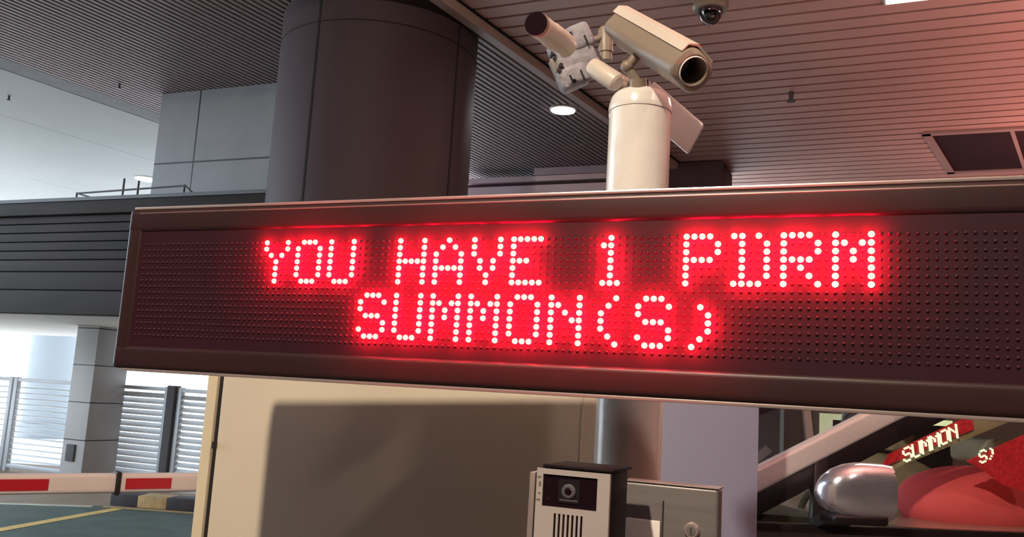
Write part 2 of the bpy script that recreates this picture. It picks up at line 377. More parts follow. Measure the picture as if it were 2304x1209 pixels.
# curb
e = empty('striped_curb', (-4.0, 10.15, 0), 'low curb painted in black and yellow blocks beyond the barrier', 'curb')
cp = [(-4.31, 10.20), (-3.99, 10.15), (-3.65, 10.11), (-3.30, 10.08), (-2.95, 10.05), (-2.6, 10.02)]
for i, (p, q) in enumerate(zip(cp, cp[1:])):
    MB().prism([V((*p, 0)), V((*q, 0)), V((q[0]+.03, q[1]+.28, 0)), V((p[0]+.03, p[1]+.28, 0))], (0, 0, .13), bev=.012).build('curb_block', M['curbk' if i % 2 == 0 else 'curby'], e, label=('black' if i % 2 == 0 else 'yellow')+' painted block')
# road paint
def stripe(name, m, p, q, wd, label):
    p, q = V((*p, .006)), V((*q, .006)); d = (q-p).normalized(); s_ = V((-d.y, d.x, 0))*wd/2
    MB().prism([p-s_, q-s_, q+s_, p+s_], (0, 0, .003)).build(name, m, label=label, cat='road marking')
stripe('road_line', M['yellow'], (-4.55, 7.7), (-4.10, 9.93), .13, 'yellow painted line crossing the green floor')
stripe('road_line', M['paleline'], (-8.2, 9.2), (-4.4, 9.98), .12, 'pale painted line edging the green floor')
stripe('road_line', M['curby'], (-4.30, 10.02), (-2.2, 9.86), .08, 'thin tan line along the foot of the curb')

# ================================================================== CEILING FITTINGS
def downlight(x, y, r, label, en, col=(1, .96, .92)):
    e = empty('round_downlight', (x, y, ZC), label, 'ceiling light', 'round ceiling downlights')
    MB().loft((x, y, ZC+.02), (x, y, ZC-.02), [(0, r*1.12), (.8, r*1.14), (1, r*1.04)], 40).build('trim_ring', M['white'], e)
    MB().cyl((x, y, ZC-.02), (x, y, ZC-.026), r, seg=40).build('diffuser', M['lampw'], e, label='glowing white disc')
    l = lamp('downlight_light', 'AREA', (0, 0, -.04), en, col, 2*r*.9); l.parent = e
downlight(.467, 9.65, .135, 'round white downlight shining left of the white pole', 9)
downlight(-6.17, 14.5, .17, 'round downlight glowing above the roof railing', 12)
downlight(KEYPOS[0], KEYPOS[1], .1, 'round ceiling downlight over the lane in front of the sign', 8, (1, .84, .66))
downlight(2.6, -1.4, .12, 'added unseen fill downlight over the next lane', 60, (1, .78, .70))  # added fill lamp for the pole and box camera
for x_, y_, en_ in ((2.6, 1.5, 170), (5.6, 5.4, 72), (9.0, 5.0, 90), (6.8, 9.0, 58)):  # unseen lamps added to brighten and redden the right ceiling
    e = empty('fill_uplight', (x_, y_, 2.2), 'added unseen fill lamp on a post brightening the slatted ceiling', 'added light', 'added post uplights')
    MB().cyl((x_, y_, 0), (x_, y_, 2.2), .04).build('post', M['steelgrey'], e)
    MB().loft((x_, y_, 2.2), (x_, y_, 2.3), [(0, .05), (1, .11)], 24).build('fill_lamp_head', M['steelgrey'], e)
    l = lamp('fill_uplight_light', 'AREA', (0, 0, .12), en_, (1, .62, .54) if x_ < 3 else (1, .44, .38), .2, spread=R(140)); l.parent = e; l.rotation_euler = (math.pi, 0, 0)
# tube fixture at the top right
e = empty('ceiling_light_panel', (3.3, 6.3, ZC), 'warm rectangular ceiling light cut by the top edge, right', 'ceiling light')
n0, n1, u0, u1 = 6.22, 6.53, -.10, 1.3
u0 = V((2.80, 6.62, 0)).dot(S2)
MB().box(u0, u0+1.3, 6.86, 7.18, ZC-.02, ZC+.01, F=F2, bev=.004).build('housing', M['ventf'], e)
MB().box(u0+.02, u0+1.28, 6.88, 7.16, ZC-.026, ZC-.018, F=F2).build('diffuser', M['lampk'], e, label='glowing warm panel')
l = lamp('panel_light', 'AREA', (0, 0, -.05), 70, (1, .80, .66), (1.2, .3)); l.parent = e; l.rotation_euler = (0, 0, -a2)
# vent
e = empty('ceiling_vent', (5.6, 10.3, ZC), 'dark rectangular ceiling vent with a pale frame at the right', 'vent')
vc = [V((4.60, 9.72, 0)), V((8.2, 8.12, 0)), V((9.22, 9.66, 0)), V((5.62, 11.21, 0))]
MB().prism([v+ZZ*(ZC-.012) for v in vc], (0, 0, .02)).build('vent_panel', M['vent'], e)
mb = MB()
for p, q in zip(vc, vc[1:]+vc[:1]):
    d = (q-p).normalized(); s_ = V((-d.y, d.x, 0))*.045
    mb.prism([p-s_-d*.045+ZZ*(ZC-.03), q-s_+d*.045+ZZ*(ZC-.03), q+s_+d*.045+ZZ*(ZC-.03), p+s_-d*.045+ZZ*(ZC-.03)], (0, 0, .03))
mb.build('vent_frame', M['ventf'], e)
for k in (.215, .43, .65, .86):
    p = vc[0].lerp(vc[1], k); q = vc[3].lerp(vc[2], k); d = (q-p).normalized(); s_ = V((-d.y, d.x, 0))*.02
    MB().prism([p-s_+ZZ*(ZC-.026), q-s_+ZZ*(ZC-.026), q+s_+ZZ*(ZC-.026), p+s_+ZZ*(ZC-.026)], (0, 0, .015)).build('divider', M['ventf'], e)
# dome camera
dc = V((1.445, 6.66, 0))
e = empty('dome_camera', dc+ZZ*ZC, 'round ceiling dome camera with dark glass bubble right of the bullet camera', 'security camera')
MB().loft(dc+ZZ*ZC, dc+ZZ*(ZC-.13), [(0, .12), (.15, .135), (.8, .142), (1, .125)], 40).build('housing', M['cctv'], e)
MB().ball(dc+ZZ*(ZC-.13), .098, .098, -.115, zmin=0, useg=36, vseg=20).build('glass_bubble', M['dome'], e, label='dark transparent half dome')
MB().cyl(dc+ZZ*(ZC-.13), dc+ZZ*(ZC-.17), .055, .05).ball(dc+V((0, -.01, ZC-.175)), .045, .045, .045).build('camera_eye', M['lens'], e)
MB().box(.01, .06, -.16, -.13, -.09, -.03, F=I3, o=dc+ZZ*ZC, bev=.004).build('latch', M['cctvp'], e)
# sprinkler-like hanger
for i, (x, y, r, lb) in enumerate(((2.734, 8.69, .035, 'small dark sprinkler hanging from the wide slats at the right'), (-4.56, 9.70, .018, 'tiny dark sprinkler under the narrow slats at the left'), (-6.2, 10.4, .018, 'tiny dark sprinkler on the pale flat ceiling at the far left'))):
    e = empty('sprinkler', (x, y, ZC), lb, 'sprinkler', 'ceiling sprinklers')
    MB().cyl((x, y, ZC+.01), (x, y, ZC-2.6*r), r*.8, r*.6, 14).build('stem', M['rubberg'], e)
    MB().cyl((x, y, ZC-2.6*r), (x, y, ZC-2.6*r-.01), r*1.3, r*1.3, 18).build('deflector', M['rubberg'], e)

# ================================================================== BARRIER ARM
A0, A1 = V((-3.1, 3.42, .93)), V((-.95, 5.11, .93)); d = (A1-A0).normalized(); sd = V((-d.y, d.x, 0)); FA = Mx((d, sd, ZZ)).transposed()
L = (A1-A0).length
def at_x(x): return (x-A0.x)/d.x
e = empty('barrier_arm', A0, 'white barrier arm with red reflective stripes and a black clamp', 'barrier')
MB().box(0, L, -.03, .03, -.046, .046, F=FA, o=A0, bev=.02, seg=4).build('arm', M['armw'], e)
for x0, x1 in ((-2.95, -2.55), (-2.42, -2.082), (-1.816, -1.645), (-1.45, -1.2)):
    MB().box(at_x(x0), at_x(x1), -.0325, -.029, -.027, .024, F=FA, o=A0).build('red_stripe', M['red'], e, label='red reflective stripe')
k = at_x(-1.843)
MB().box(k-.012, k+.012, -.040, .040, -.056, .056, F=FA, o=A0, bev=.01, seg=3).build('clamp', M['black'], e, label='black rubber clamp')
MB().box(-.1, .14, -.12, .12, -.93, .12, F=FA, o=A1, bev=.02).build('drive_post', M['creamb'], e)

# ================================================================== CREAM CABINET, GREY PANEL
CA = R(27.3); SC = V((math.cos(CA), -math.sin(CA), 0)); NC = V((math.sin(CA), math.cos(CA), 0)); FCB = Mx((SC, NC, ZZ)).transposed()
co = V((-.5308, 1.95, 0))
e = empty('cream_cabinet', co, 'tall cream metal cabinet behind the sign, shadow falling across it', 'cabinet')
cl = -.110
MB().box(cl, .80, 0, .34, .05, 1.60, F=FCB, o=co, bev=.008).build('door', M['cream'], e)
MB().box(cl-.050, cl-.019, .004, .36, .05, 1.60, F=FCB, o=co, bev=.005).build('side_frame', M['creamb'], e)
MB().box(cl-.019, cl+.001, .012, .35, .05, 1.59, F=FCB, o=co).build('rubber_seal', M['black'], e, label='black rubber gap')
MB().box(cl-.050, .80, .004, .36, 0, .06, F=FCB, o=co).build('plinth', M['black'], e)
MB().box(cl-.004, cl+.003, -.008, .004, 1.30, 1.315, F=FCB, o=co).build('hinge', M['black'], e)
MB().box(.755, .7575, -.002, .002, .05, 1.60, F=FCB, o=co).build('panel_seam', M['creamb'], e)
e = empty('blue_grey_cabinet', (.63, 2.9, 0), 'plain blue-grey metal cabinet standing right of the pole', 'cabinet')
MB().box(.43, .803, 2.82, 2.94, .04, 1.60, bev=.008).build('body', M['bluegrey'], e)
MB().box(.44, .793, 2.83, 2.93, 0, .05).build('plinth', M['black'], e)

# ================================================================== POLE
pc = V((.1965, 1.42, 0)); pr = .0508
e = empty('white_pole', pc, 'white painted steel pole with a domed cap carrying the cameras', 'pole')
MB().cyl(pc, pc+ZZ*1.932, pr, seg=64).build('shaft', M['white'], e)
prof = [(0, pr+.0012), (.15, pr+.0016), (.3, pr+.0008)]+[(.3+.7*math.sin(t), (pr)*math.cos(t)**.42 if t < 1.57 else .002) for t in [i*math.pi/2/12 for i in range(1, 12)]]+[(1, .004)]
MB().loft(pc+ZZ*1.928, pc+ZZ*1.966, prof, 64).build('domed_cap', M['white'], e)
MB().cyl(pc, pc+ZZ*.02, .12, seg=40).build('base_flange', M['steel'], e)
for z_ in (1.50, 1.65): MB().box(-.04, .04, 1.19, 1.345, z_, z_+.03, F=FR, o=S*(pc.dot(S))).build('sign_bracket', M['steel'], e)

# ================================================================== LED SIGN
n0 = 1.117; P0u = -.3251
uL, uR = P0u-.862, P0u+.640; wl, wr = P0u-.829, P0u+.600
zt, zb, wt, wb = 1.7325, 1.456, 1.6885, 1.4985
so = sp((uL+uR)/2, n0+.04, zb)
sign = empty('led_message_sign', so, 'long black LED sign showing red text YOU HAVE 1 PDRM SUMMON(S)', 'led sign')
mb = MB()
mb.box(uL, uR, n0, n0+.07, wt, zt-.004, F=FR, bev=.009, seg=4)
mb.box(uL, uR, n0, n0+.07, zb+.004, wb, F=FR, bev=.009, seg=4)
mb.box(uL, wl, n0+.0005, n0+.07, zb+.004, zt-.004, F=FR, bev=.009, seg=4)
mb.box(wr, uR, n0+.0005, n0+.07, zb+.004, zt-.004, F=FR, bev=.009, seg=4)
mb.build('frame', M['frame'], sign)
# rounded ridge and bare metal edges
MB().box(uL+.008, uR, n0+.002, n0+.068, zt-.005, zt, F=FR, bev=.0015).build('top_edge', M['lip'], sign, label='thin bright metal top edge')
MB().box(uL+.02, uR, n0+.003, n0+.068, zb, zb+.0045, F=FR, bev=.001).build('bottom_edge', M['lip'], sign, label='thin bright metal bottom edge')
MB().cyl(sp(P0u-.84, n0+.0012, zt-.0115), sp(uR, n0+.0012, zt-.0115), .0016, seg=10).build('top_bead', M['bead'], sign, label='thin shiny bead along the frame top')
MB().box(uL+.004, uR-.004, n0+.062, n0+.072, zb+.006, zt-.006, F=FR).build('rear_panel', M['frame'], sign)
bd = n0+.003
MB().box(wl-.002, wr+.002, bd, bd+.01, wb-.002, wt+.002, F=FR).build('display_board', M['board'], sign)
G = {'Y': ("X...X", "X...X", ".X.X.", "..X..", "..X..", "..X..", "..X.."), 'O': (".XXX.", "X...X", "X...X", "X...X", "X...X", "X...X", ".XXX."),
 'U': ("X...X",)*6+(".XXX.",), 'H': ("X...X", "X...X", "X...X", "XXXXX", "X...X", "X...X", "X...X"),
 'A': ("..X..", ".X.X.", "X...X", "X...X", "XXXXX", "X...X", "X...X"), 'V': ("X...X", "X...X", "X...X", ".X.X.", ".X.X.", "..X..", "..X.."),
 'E': ("XXXXX", "X....", "X....", "XXX..", "X....", "X....", "XXXXX"), '1': ("..X..", ".XX..", "..X..", "..X..", "..X..", "..X..", ".XXX."),
 'P': ("XXXX.", "X...X", "X...X", "XXXX.", "X....", "X....", "X...."), 'D': ("XX.X.", ".X..X", ".X..X", ".X..X", ".X..X", ".X..X", "XXXX."),
 'R': ("XXXX.", "X...X", "X...X", "XXXX.", "X.X..", "X..X.", "X...X"), 'M': ("X...X", "XX.XX", "X.X.X", "X.X.X", "X...X", "X...X", "X...X"),
 'S': (".XXX.", "X...X", "X....", ".XXX.", "....X", "X...X", ".XXX."), 'N': ("X...X", "XX..X", "X.X.X", "X..XX", "X...X", "X...X", "X...X"),
 '(': ("...X.", "..X..", ".X...", ".X...", ".X...", "..X..", "...X."), ')': (".....", "..X..", "...X.", "...X.", "...X.", "..X..", ".X...")}
def du(c): return P0u-.5695+.01*c
def dz(r): return 1.6675-.0101*r
lit = set()
dome_me = {}
def led_dome(mb, c, r, rad, h, n=None, sgn=-1, rings=((1, 0), (.92, .45), (.6, .85), (0, 1))):
    n = bd if n is None else n
    t = mb.bm; base = []; prev = None
    for k, (q, hh) in enumerate(rings):
        if q == 0:
            v = t.verts.new(sp(du(c), n+sgn*h*hh, dz(r)))
            for i in range(8): t.faces.new((prev[i], prev[(i+1) % 8], v) if sgn < 0 else (v, prev[(i+1) % 8], prev[i]))
        else:
            cur = [t.verts.new(sp(du(c)+rad*q*math.cos(i*math.pi/4), n+sgn*h*hh, dz(r)+rad*q*math.sin(i*math.pi/4))) for i in range(8)]
            if prev:
                for i in range(8): t.faces.new((prev[i], prev[(i+1) % 8], cur[(i+1) % 8], cur[i]) if sgn < 0 else (cur[i], cur[(i+1) % 8], prev[(i+1) % 8], prev[i]))
            prev = cur
LEDW = .12
for text, row, c0 in (('YOU HAVE 1 PDRM', 0, 0), ('SUMMON(S)', 8, 18)):
    for i, ch in enumerate(text):
        if ch == ' ': continue
        cb = c0+6*i; mb = MB(); cells = []
        for r in range(7):
            for c in range(5):
                if G[ch][r][c] == 'X':
                    led_dome(mb, cb+c, row+r, .0042, .0045); lit.add((cb+c, row+r)); cells.append((cb+c, row+r))
        nm = {'(': 'opening bracket', ')': 'closing bracket', '1': 'digit 1'}.get(ch, 'letter '+ch)
        o = mb.build('lit_character', M['led'], sign, label='glowing '+nm+' of lit LEDs', smooth=60)
        for c, r in cells:
            l = lamp('led_halo_light', 'SPOT', sp(du(c), bd-.0088, dz(r))-so, LEDW, (1, 0.0, .03), 0.0); l.data.spot_size = R(164); l.data.spot_blend = .25; l.rotation_euler = N.to_track_quat('-Z', 'Y').to_euler(); l.parent = sign  # spot facing the board, added to make the red halo
for text, row, c0 in (('YOU HAVE 1 PDRM', 3, 2), ('SUMMON(S)', 11, 20)):
    for i, ch in enumerate(text):
        if ch != ' ':
            l = lamp('led_glow_light', 'SPOT', sp(du(c0+6*i), bd-.04, dz(row))-so, .55, (1, .0, .03), .0); l.data.spot_size = R(148); l.data.spot_blend = .1; l.rotation_euler = N.to_track_quat('-Z', 'Y').to_euler(); l.parent = sign  # wider spot added to imitate red flare on the frame
mb = MB()
for c in range(-25, 114):
    for r in range(16):
        if (c, r) not in lit: led_dome(mb, c, r, .0024, .0022, rings=((1, 0), (.7, .7), (0, 1)))
mb.build('unlit_leds', M['ledoff'], sign, kind='stuff', label='grid of small unlit LED lenses', smooth=60)

# ================================================================== INTERCOM AND STEEL BOX
ic = sp(-.335, 1.04, 1.05)
e = empty('door_intercom', ic, 'silver intercom with dark camera window and vertical speaker slots below the sign', 'intercom')
zt_ = 1.3718; zlo = 1.12
MB().box(-.3745, -.2885, 1.004, 1.08, zlo, zt_, F=FR, bev=.003).build('housing', M['darkside'], e, label='dark plastic housing')
def plate_with_window():
    mb = MB(); n_0, n_1 = 1.0, 1.005
    mb.box(-.3770, -.3690, n_0, n_1, zlo, zt_-.0015, F=FR); mb.box(-.3027, -.2880, n_0, n_1, zlo, zt_-.0015, F=FR)
    mb.box(-.3690, -.3027, n_0, n_1, 1.3640, zt_-.0015, F=FR); mb.box(-.3690, -.3027, n_0, n_1, 1.3205, 1.3275, F=FR)
    x0 = -.3535; x1 = -.3185; w_ = (x1-x0)/13
    mb.box(-.3690, x0, n_0, n_1, 1.25, 1.3205, F=FR); mb.box(x1, -.3027, n_0, n_1, 1.25, 1.3205, F=FR)
    for i in range(6): mb.box(x0+w_*(2*i+1), x0+w_*(2*i+2), n_0, n_1, 1.25, 1.3205, F=FR)
    mb.box(-.3690, -.3027, n_0, n_1, zlo, 1.25, F=FR); return mb
plate_with_window().build('face_plate', M['satin'], e, smooth=0)
MB().box(-.3690, -.3027, 1.0025, 1.0045, 1.3275, 1.3640, F=FR).build('camera_window', M['lens'], e, label='dark glass window')
cw = lambda u, z, n_: sp(u, n_, z)
MB().box(-.3500, -.3240, 1.0015, 1.0026, 1.3330, 1.3600, F=FR).build('lens_bezel', M['darkside'], e)
o = MB().loft(cw(-.337, 1.3465, 1.002), cw(-.337, 1.3465, .9985), [(0, .0085), (.6, .0085), (1, .0065)], 28).build('lens_ring', M['rubberg'], e)
MB().loft(cw(-.337, 1.3465, .999), cw(-.337, 1.3465, .9975), [(0, .005), (1, .0035)], 24).build('lens', M['lens'], o)
MB().box(-.3480, -.3260, 1.001, 1.0017, 1.3355, 1.3372, F=FR).build('printed_line', M['rubberg'], e)
for z in (1.3570, 1.3360):
    MB().cyl(cw(-.3615, z, 1.0026), cw(-.3615, z, 1.0018), .0016, seg=12).build('status_light', M['board'], e)
mb = MB()
for z, h in ((1.3590, .0022), (1.3495, .0055), (1.3405, .002), (1.3330, .0022)): mb.box(-.3735, -.3716, .9997, 1.0001, z, z+h, F=FR)
for z, h in ((1.3590, .0022), (1.3330, .0022)): mb.box(-.3757, -.3742, .9997, 1.0001, z, z+h, F=FR)
mb.build('side_printing', M['screw'], e, label='tiny dark printed marks')
MB().box(-.3700, -.2850, 1.0, 1.083, zt_, zt_+.0035, F=FR, bev=.0012).build('hood', M['darkside'], e)
MB().box(-.3870, -.3795, 1.002, 1.03, zlo, 1.3650, F=FR, bev=.002).build('side_trim', M['lip'], e, label='bright metal side trim')
MB().box(-.3795, -.3740, 1.012, 1.03, zlo, 1.3600, F=FR).build('backplate', M['steel'], e)
MB().box(-.3650, -.3110, 1.078, 1.335, 1.15, 1.19, F=FR, bev=.003).build('mounting_arm', M['steel'], e)

e = empty('steel_lock_box', sp(-.245, 1.135, 1.02), 'brushed steel box with round key lock beside the intercom', 'lock box')
MB().box(-.3080, -.1885, 1.136, 1.166, 1.02, 1.3530, F=FR, bev=.004, seg=3).build('body', M['steel'], e)
MB().box(-.335, -.30, 1.160, 1.345, 1.08, 1.12, F=FR, o=S*.0).build('pole_bracket', M['steel'], e)
MB().box(-.2575, -.2560, 1.1345, 1.1365, 1.03, 1.333, F=FR).build('door_gap', M['black'], e)
MB().box(-.3040, -.2590, 1.132, 1.1365, 1.03, 1.308, F=FR, bev=.002).build('white_glare_plate', M['white'], e, label='white plate imitating a soft reflection beside the slot')  # solid white plate stands in for a soft reflection on the steel
o = MB().loft(sp(-.2200, 1.1365, 1.3010), sp(-.2200, 1.1305, 1.3010), [(0, .0098), (.5, .0098), (1, .008)], 32).build('lock', M['lip'], e)
MB().cyl(sp(-.2200, 1.1310, 1.3010), sp(-.2200, 1.1295, 1.3010), .0055, seg=24).build('lock_barrel', M['steel'], o)
MB().box(-.2206, -.2194, 1.1290, 1.1298, 1.2975, 1.3045, F=FR).build('keyhole', M['black'], o)
MB().box(-.3090, -.1875, 1.135, 1.167, 1.3530, 1.3548, F=FR, bev=.0008).build('lid', M['lip'], e)

# ================================================================== CAMERAS ON THE POLE
top = V((.172, 1.36, 1.957))
e = empty('bullet_camera', (.2, 1.36, 1.97), 'large beige bullet camera with open round hood pointing down to the right', 'security camera')
p0, p1 = V((.1660, 1.471, 2.098)), V((.2440, 1.224, 1.9300)); dd = (p1-p0); ln = dd.length; dn = dd.normalized()
side = dn.cross(ZZ).normalized(); side = (Mx.Rotation(R(-34), 3, dn)@side).normalized(); upv = side.cross(dn).normalized(); FC = Mx((dn, side, upv)).transposed()
def rrect(w2, h2, r, k=6):
    pts = []
    for sx, sy, a0 in ((1, 1, 0), (-1, 1, 90), (-1, -1, 180), (1, -1, 270)):
        for i in range(k+1):
            t_ = R(a0+90*i/k); pts.append((sx*(w2-r)+r*math.cos(t_), sy*(h2-r)+r*math.sin(t_)))
    return pts
def loop_loft(mb, secs, cap0=True, cap1=True):
    t = bmesh.new(); rings = [[t.verts.new(p) for p in s_] for s_ in secs]; k = len(rings[0])
    for A_, B_ in zip(rings, rings[1:]):
        for i in range(k): t.faces.new((A_[i], A_[(i+1) % k], B_[(i+1) % k], B_[i]))
    if cap0: t.faces.new(rings[0])
    if cap1: t.faces.new(rings[-1])
    mb._merge(t)
def sec(k, w2, h2, r): return [p0+dn*k+side*x+upv*y for x, y in rrect(w2, h2, r)]
mb = MB()
W_, H_ = .0305, .0268
loop_loft(mb, [sec(0, W_*.8, H_*.8, .012), sec(.006, W_, H_, .014), sec(ln-.012, W_, H_, .016), sec(ln-.004, W_*.98, H_*.98, .022), sec(ln, W_*.78, H_*.86, .021),
               sec(ln-.002, W_*.62, H_*.70, .0175), sec(ln-.05, W_*.58, H_*.65, .0160)], True, True)
mb.build('housing', M['cctv'], e)  # darker than its top strip, imitating the shaded side
mb = MB()
def sh(k, off): return [p0+dn*k+side*x+upv*y for x, y in ((-W_*.50, H_+.0008), (-W_*.48, H_+.0045), (W_*.70, H_+.0045), (W_+.0025, H_-.006), (W_+.0025, H_-.020), (W_+.0008, H_-.020), (W_+.0008, H_-.007), (W_*.66, H_+.0008))]
loop_loft(mb, [sh(-.002, .002), sh(ln-.008, .002)])
mb.build('lit_top_strip', M['cctvp'], e, label='paler top strip painting the light on the housing')  # pale strip stands for light on the housing top, not a separate shield
MB().cyl(p0+dn*(ln-.049), p0+dn*(ln-.034), .013, .012).build('lens', M['lens'], e)
MB().loft(p0+dn*(ln-.004), p0+dn*(ln+.0012), [(0, .0222), (.7, .0222), (1, .0208)], 40, cap=False).build('front_ring', M['cctvw'], e)
# maker's plate: an illegible row of small marks
mb = MB()
for i in range(9):
    if i == 4: continue
    mb.box(.158+i*.0043, .161+i*.0043, -W_-.0006, -W_+.0002, .0082, .0108, F=FC, o=p0)
mb.build('side_marking', M['cctvw'], e, label='tiny pale printed marks')
q = p0+dn*(ln*.42)-upv*H_
MB().tube([q+upv*.002, q-upv*.022-side*.002, V((.185, 1.385, 1.968))], .0078, 14).ball(q-upv*.022-side*.002, .011, .011, .011).build('swivel_mount', M['cctv'], e)
MB().cyl(V((.1900, 1.395, 1.945)), V((.1860, 1.385, 1.975)), .016, .013).build('mount_foot', M['cctv'], e)

# junction box with bracket
e = empty('camera_junction_box', (.085, 1.37, 1.96), 'rough grey plastic junction box held out left of the pole top', 'junction box')
jc = V((.0800, 1.370, 1.9960)); jx = V((.86, .1, .45)).normalized(); jn = V((.06, -1, -.08)).normalized(); jy = jn.cross(jx).normalized()*-1; jx = jy.cross(jn).normalized(); FJ = Mx((jx, jn, jy)).transposed()
MB().box(-.034, .034, -.022, .020, -.038, .036, F=FJ*1.0, o=jc, bev=.010, seg=3).build('shell', M['grit'], e)
MB().box(-.040, .002, -.018, .024, -.048, -.004, F=FJ, o=jc, bev=.012, seg=3).build('lower_lobe', M['grit'], e)
MB().box(-.010, .040, -.018, .023, .010, .046, F=FJ, o=jc, bev=.010, seg=3).build('upper_lobe', M['grit'], e)
for x_, z_, L_ in ((-.024, -.016, .015), (.004, .034, .017), (.023, .030, .007), (-.006, -.034, .006)):
    MB().box(x_-.0013, x_+.0013, .0225, .0262, z_-L_/2, z_+L_/2, F=FJ, o=jc).build('slot', M['black'], e)
for x_, z_ in ((.029, .006), (.026, -.020), (.033, -.017), (.035, .012), (.020, .038)):
    p = jc+jx*x_+jy*z_
    MB().cyl(p-jn*.0, p+jn*.0245, .0034, .0034, 12).build('bolt', M['black'], e)
MB().box(.028, .040, -.012, .014, -.012, .018, F=FJ, o=jc, bev=.003).build('hinge_block', M['cctv'], e)
MB().loft(V((.108, 1.372, 1.990)), V((.181, 1.382, 1.957)), [(0, .0115), (.5, .010), (1, .0095)], 20).build('support_arm', M['cctv'], e, label='beige support arm to the pole')

# left tube camera
e = empty('tube_camera', (.05, 1.24, 1.95), 'cream tube camera with black round lens pointing up to the left', 'security camera')
t0, t1 = V((.0130, 1.170, 1.9640)), V((.0600, 1.290, 1.9845)); td = (t1-t0).normalized()
MB().loft(t0, t1, [(0, .0160), (.03, .0172), (.45, .0172), (.47, .0185), (1, .0185)], 36).build('body', M['cctvp'], e)
MB().cyl(t0-td*.0012, t0+td*.003, .0163, seg=32).build('lens', M['lens'], e)
MB().loft(t0-td*.0008, t0+td*.006, [(0, .0166), (1, .0176)], 36, cap=False).build('front_rim', M['cctv'], e)

# short white tube lamp under the arm
e = empty('short_tube_camera', (.13, 1.27, 1.92), 'short cream capsule camera lying between junction box and pole cap', 'security camera')
w0, w1 = V((.1050, 1.3200, 1.9660)), V((.1440, 1.2920, 1.9300))
MB().loft(w0, w1, [(0, .0115), (.02, .0135), (.06, .0145), (.86, .0150), (.95, .0138), (1.0, .0105)], 32).build('body', M['cctvp'], e)
MB().tube([w0+V((.004, .01, -.006)), V((.16, 1.345, 1.945))], .008, 14).build('stem', M['cctv'], e)

# hanging capsule next to junction box
e = empty('upright_capsule', (.132, 1.385, 2.0), 'small upright cream capsule hanging behind the big bullet camera', 'security camera')
MB().loft(V((.1290, 1.388, 2.060)), V((.1325, 1.388, 2.003)), [(0, .009), (.1, .012), (.75, .012), (.76, .0105), (1, .0105)], 24).build('body', M['cctv'], e)
MB().tube([V((.1300, 1.386, 2.045)), V((.105, 1.378, 2.03))], .006, 12).build('neck', M['cctv'], e)

# the left cluster hangs a little behind the pole
for o_ in list(C.objects):
    if o_.name in ('camera_junction_box', 'tube_camera', 'short_tube_camera', 'upright_capsule'):
        x_, y_, z_ = o_.location; k_ = 1.13
        o_.location = (x_*k_, y_*k_, 1.45+(z_-1.45)*k_); o_.scale = (k_, k_, k_)

# white flood box behind the pole, pointing down right
e = empty('white_box_camera', (.24, 1.4, 1.9), 'flat white box camera tilted down behind the pole cap', 'security camera')
wb_ = [V(p) for p in ((.2257, 1.482, 2.0099), (.3166, 1.482, 1.9366), (.2897, 1.482, 1.8816), (.1990, 1.482, 1.9540))]
MB().prism(wb_, (.010, .045, .012), .005).build('housing', M['cctvw'], e)
f0 = wb_[0]
MB().tube([V((.222, 1.492, 1.995)), V((.203, 1.435, 1.964))], .009, 14).build('bracket', M['cctvw'], e)
MB().box(-.012, .012, -.010, .010, -.006, .012, F=FR, o=V((.197, 1.405, 1.966)), bev=.003).build('bracket_foot', M['grit'], e)

# ================================================================== CAR IN THE NEXT LANE (drives left, only a corner shows)
YC = 3.15                                     # near side plane at the belt line
car = empty('silver_car', (1.9, 3.9, 0), 'silver car with chrome mirror in the next lane, lower right', 'car')
def side_poly(pts, y0, y1, m, name, bev=0, label=None, par=None):
    return MB().prism([V((x, y0, z)) for x, z in pts], (0, y1-y0, 0), bev).build(name, m, par or car, label=label)
TI = .16          # tumblehome: glasshouse leans in by TI per metre of height
def gy(z, near=True): return (YC+.02+(z-1.05)*TI*1.6) if near else (YC+1.72-(z-1.05)*TI*1.6)
# lower body
body = [(-.20, .35), (-.28, .62), (-.16, .84), (.30, .97), (.85, 1.065), (4.35, 1.075), (4.45, .8), (4.4, .35)]
mb = MB()
secs = []
for y_, k in ((YC+.03, .985), (YC, 1.0), (YC+.0, 1.0), (YC+1.74, 1.0), (YC+1.71, .985)):
    secs.append([V((2+(x-2)*k, y_, .7+(z-.7)*(.97 if k < 1 else 1))) for x, z in body])
secs[2] = [V((x, YC-.025 if .4 < z < .95 else YC, z)) for x, z in body]
del secs[1]
loop_loft(mb, secs); mb.build('body', M['carwhite'], car)
MB().box(.80, 4.3, YC-.008, YC+.03, 1.050, 1.080, bev=.004).build('belt_moulding', M['carblack'], car, label='black strip under the windows')
def wheel(x, y):
    o = MB().loft((x, y, .33), (x, y+.2, .33), [(0, .27), (.1, .33), (.9, .33), (1, .27)], 40).build('wheel', M['tyre'], car)
    MB().loft((x, y-.004, .33), (x, y+.03, .33), [(0, .20), (.5, .22), (1, .22)], 30).build('rim', M['steel'], o)
for x_ in (.45, 3.5):
    wheel(x_, YC-.03); wheel(x_, YC+1.57)
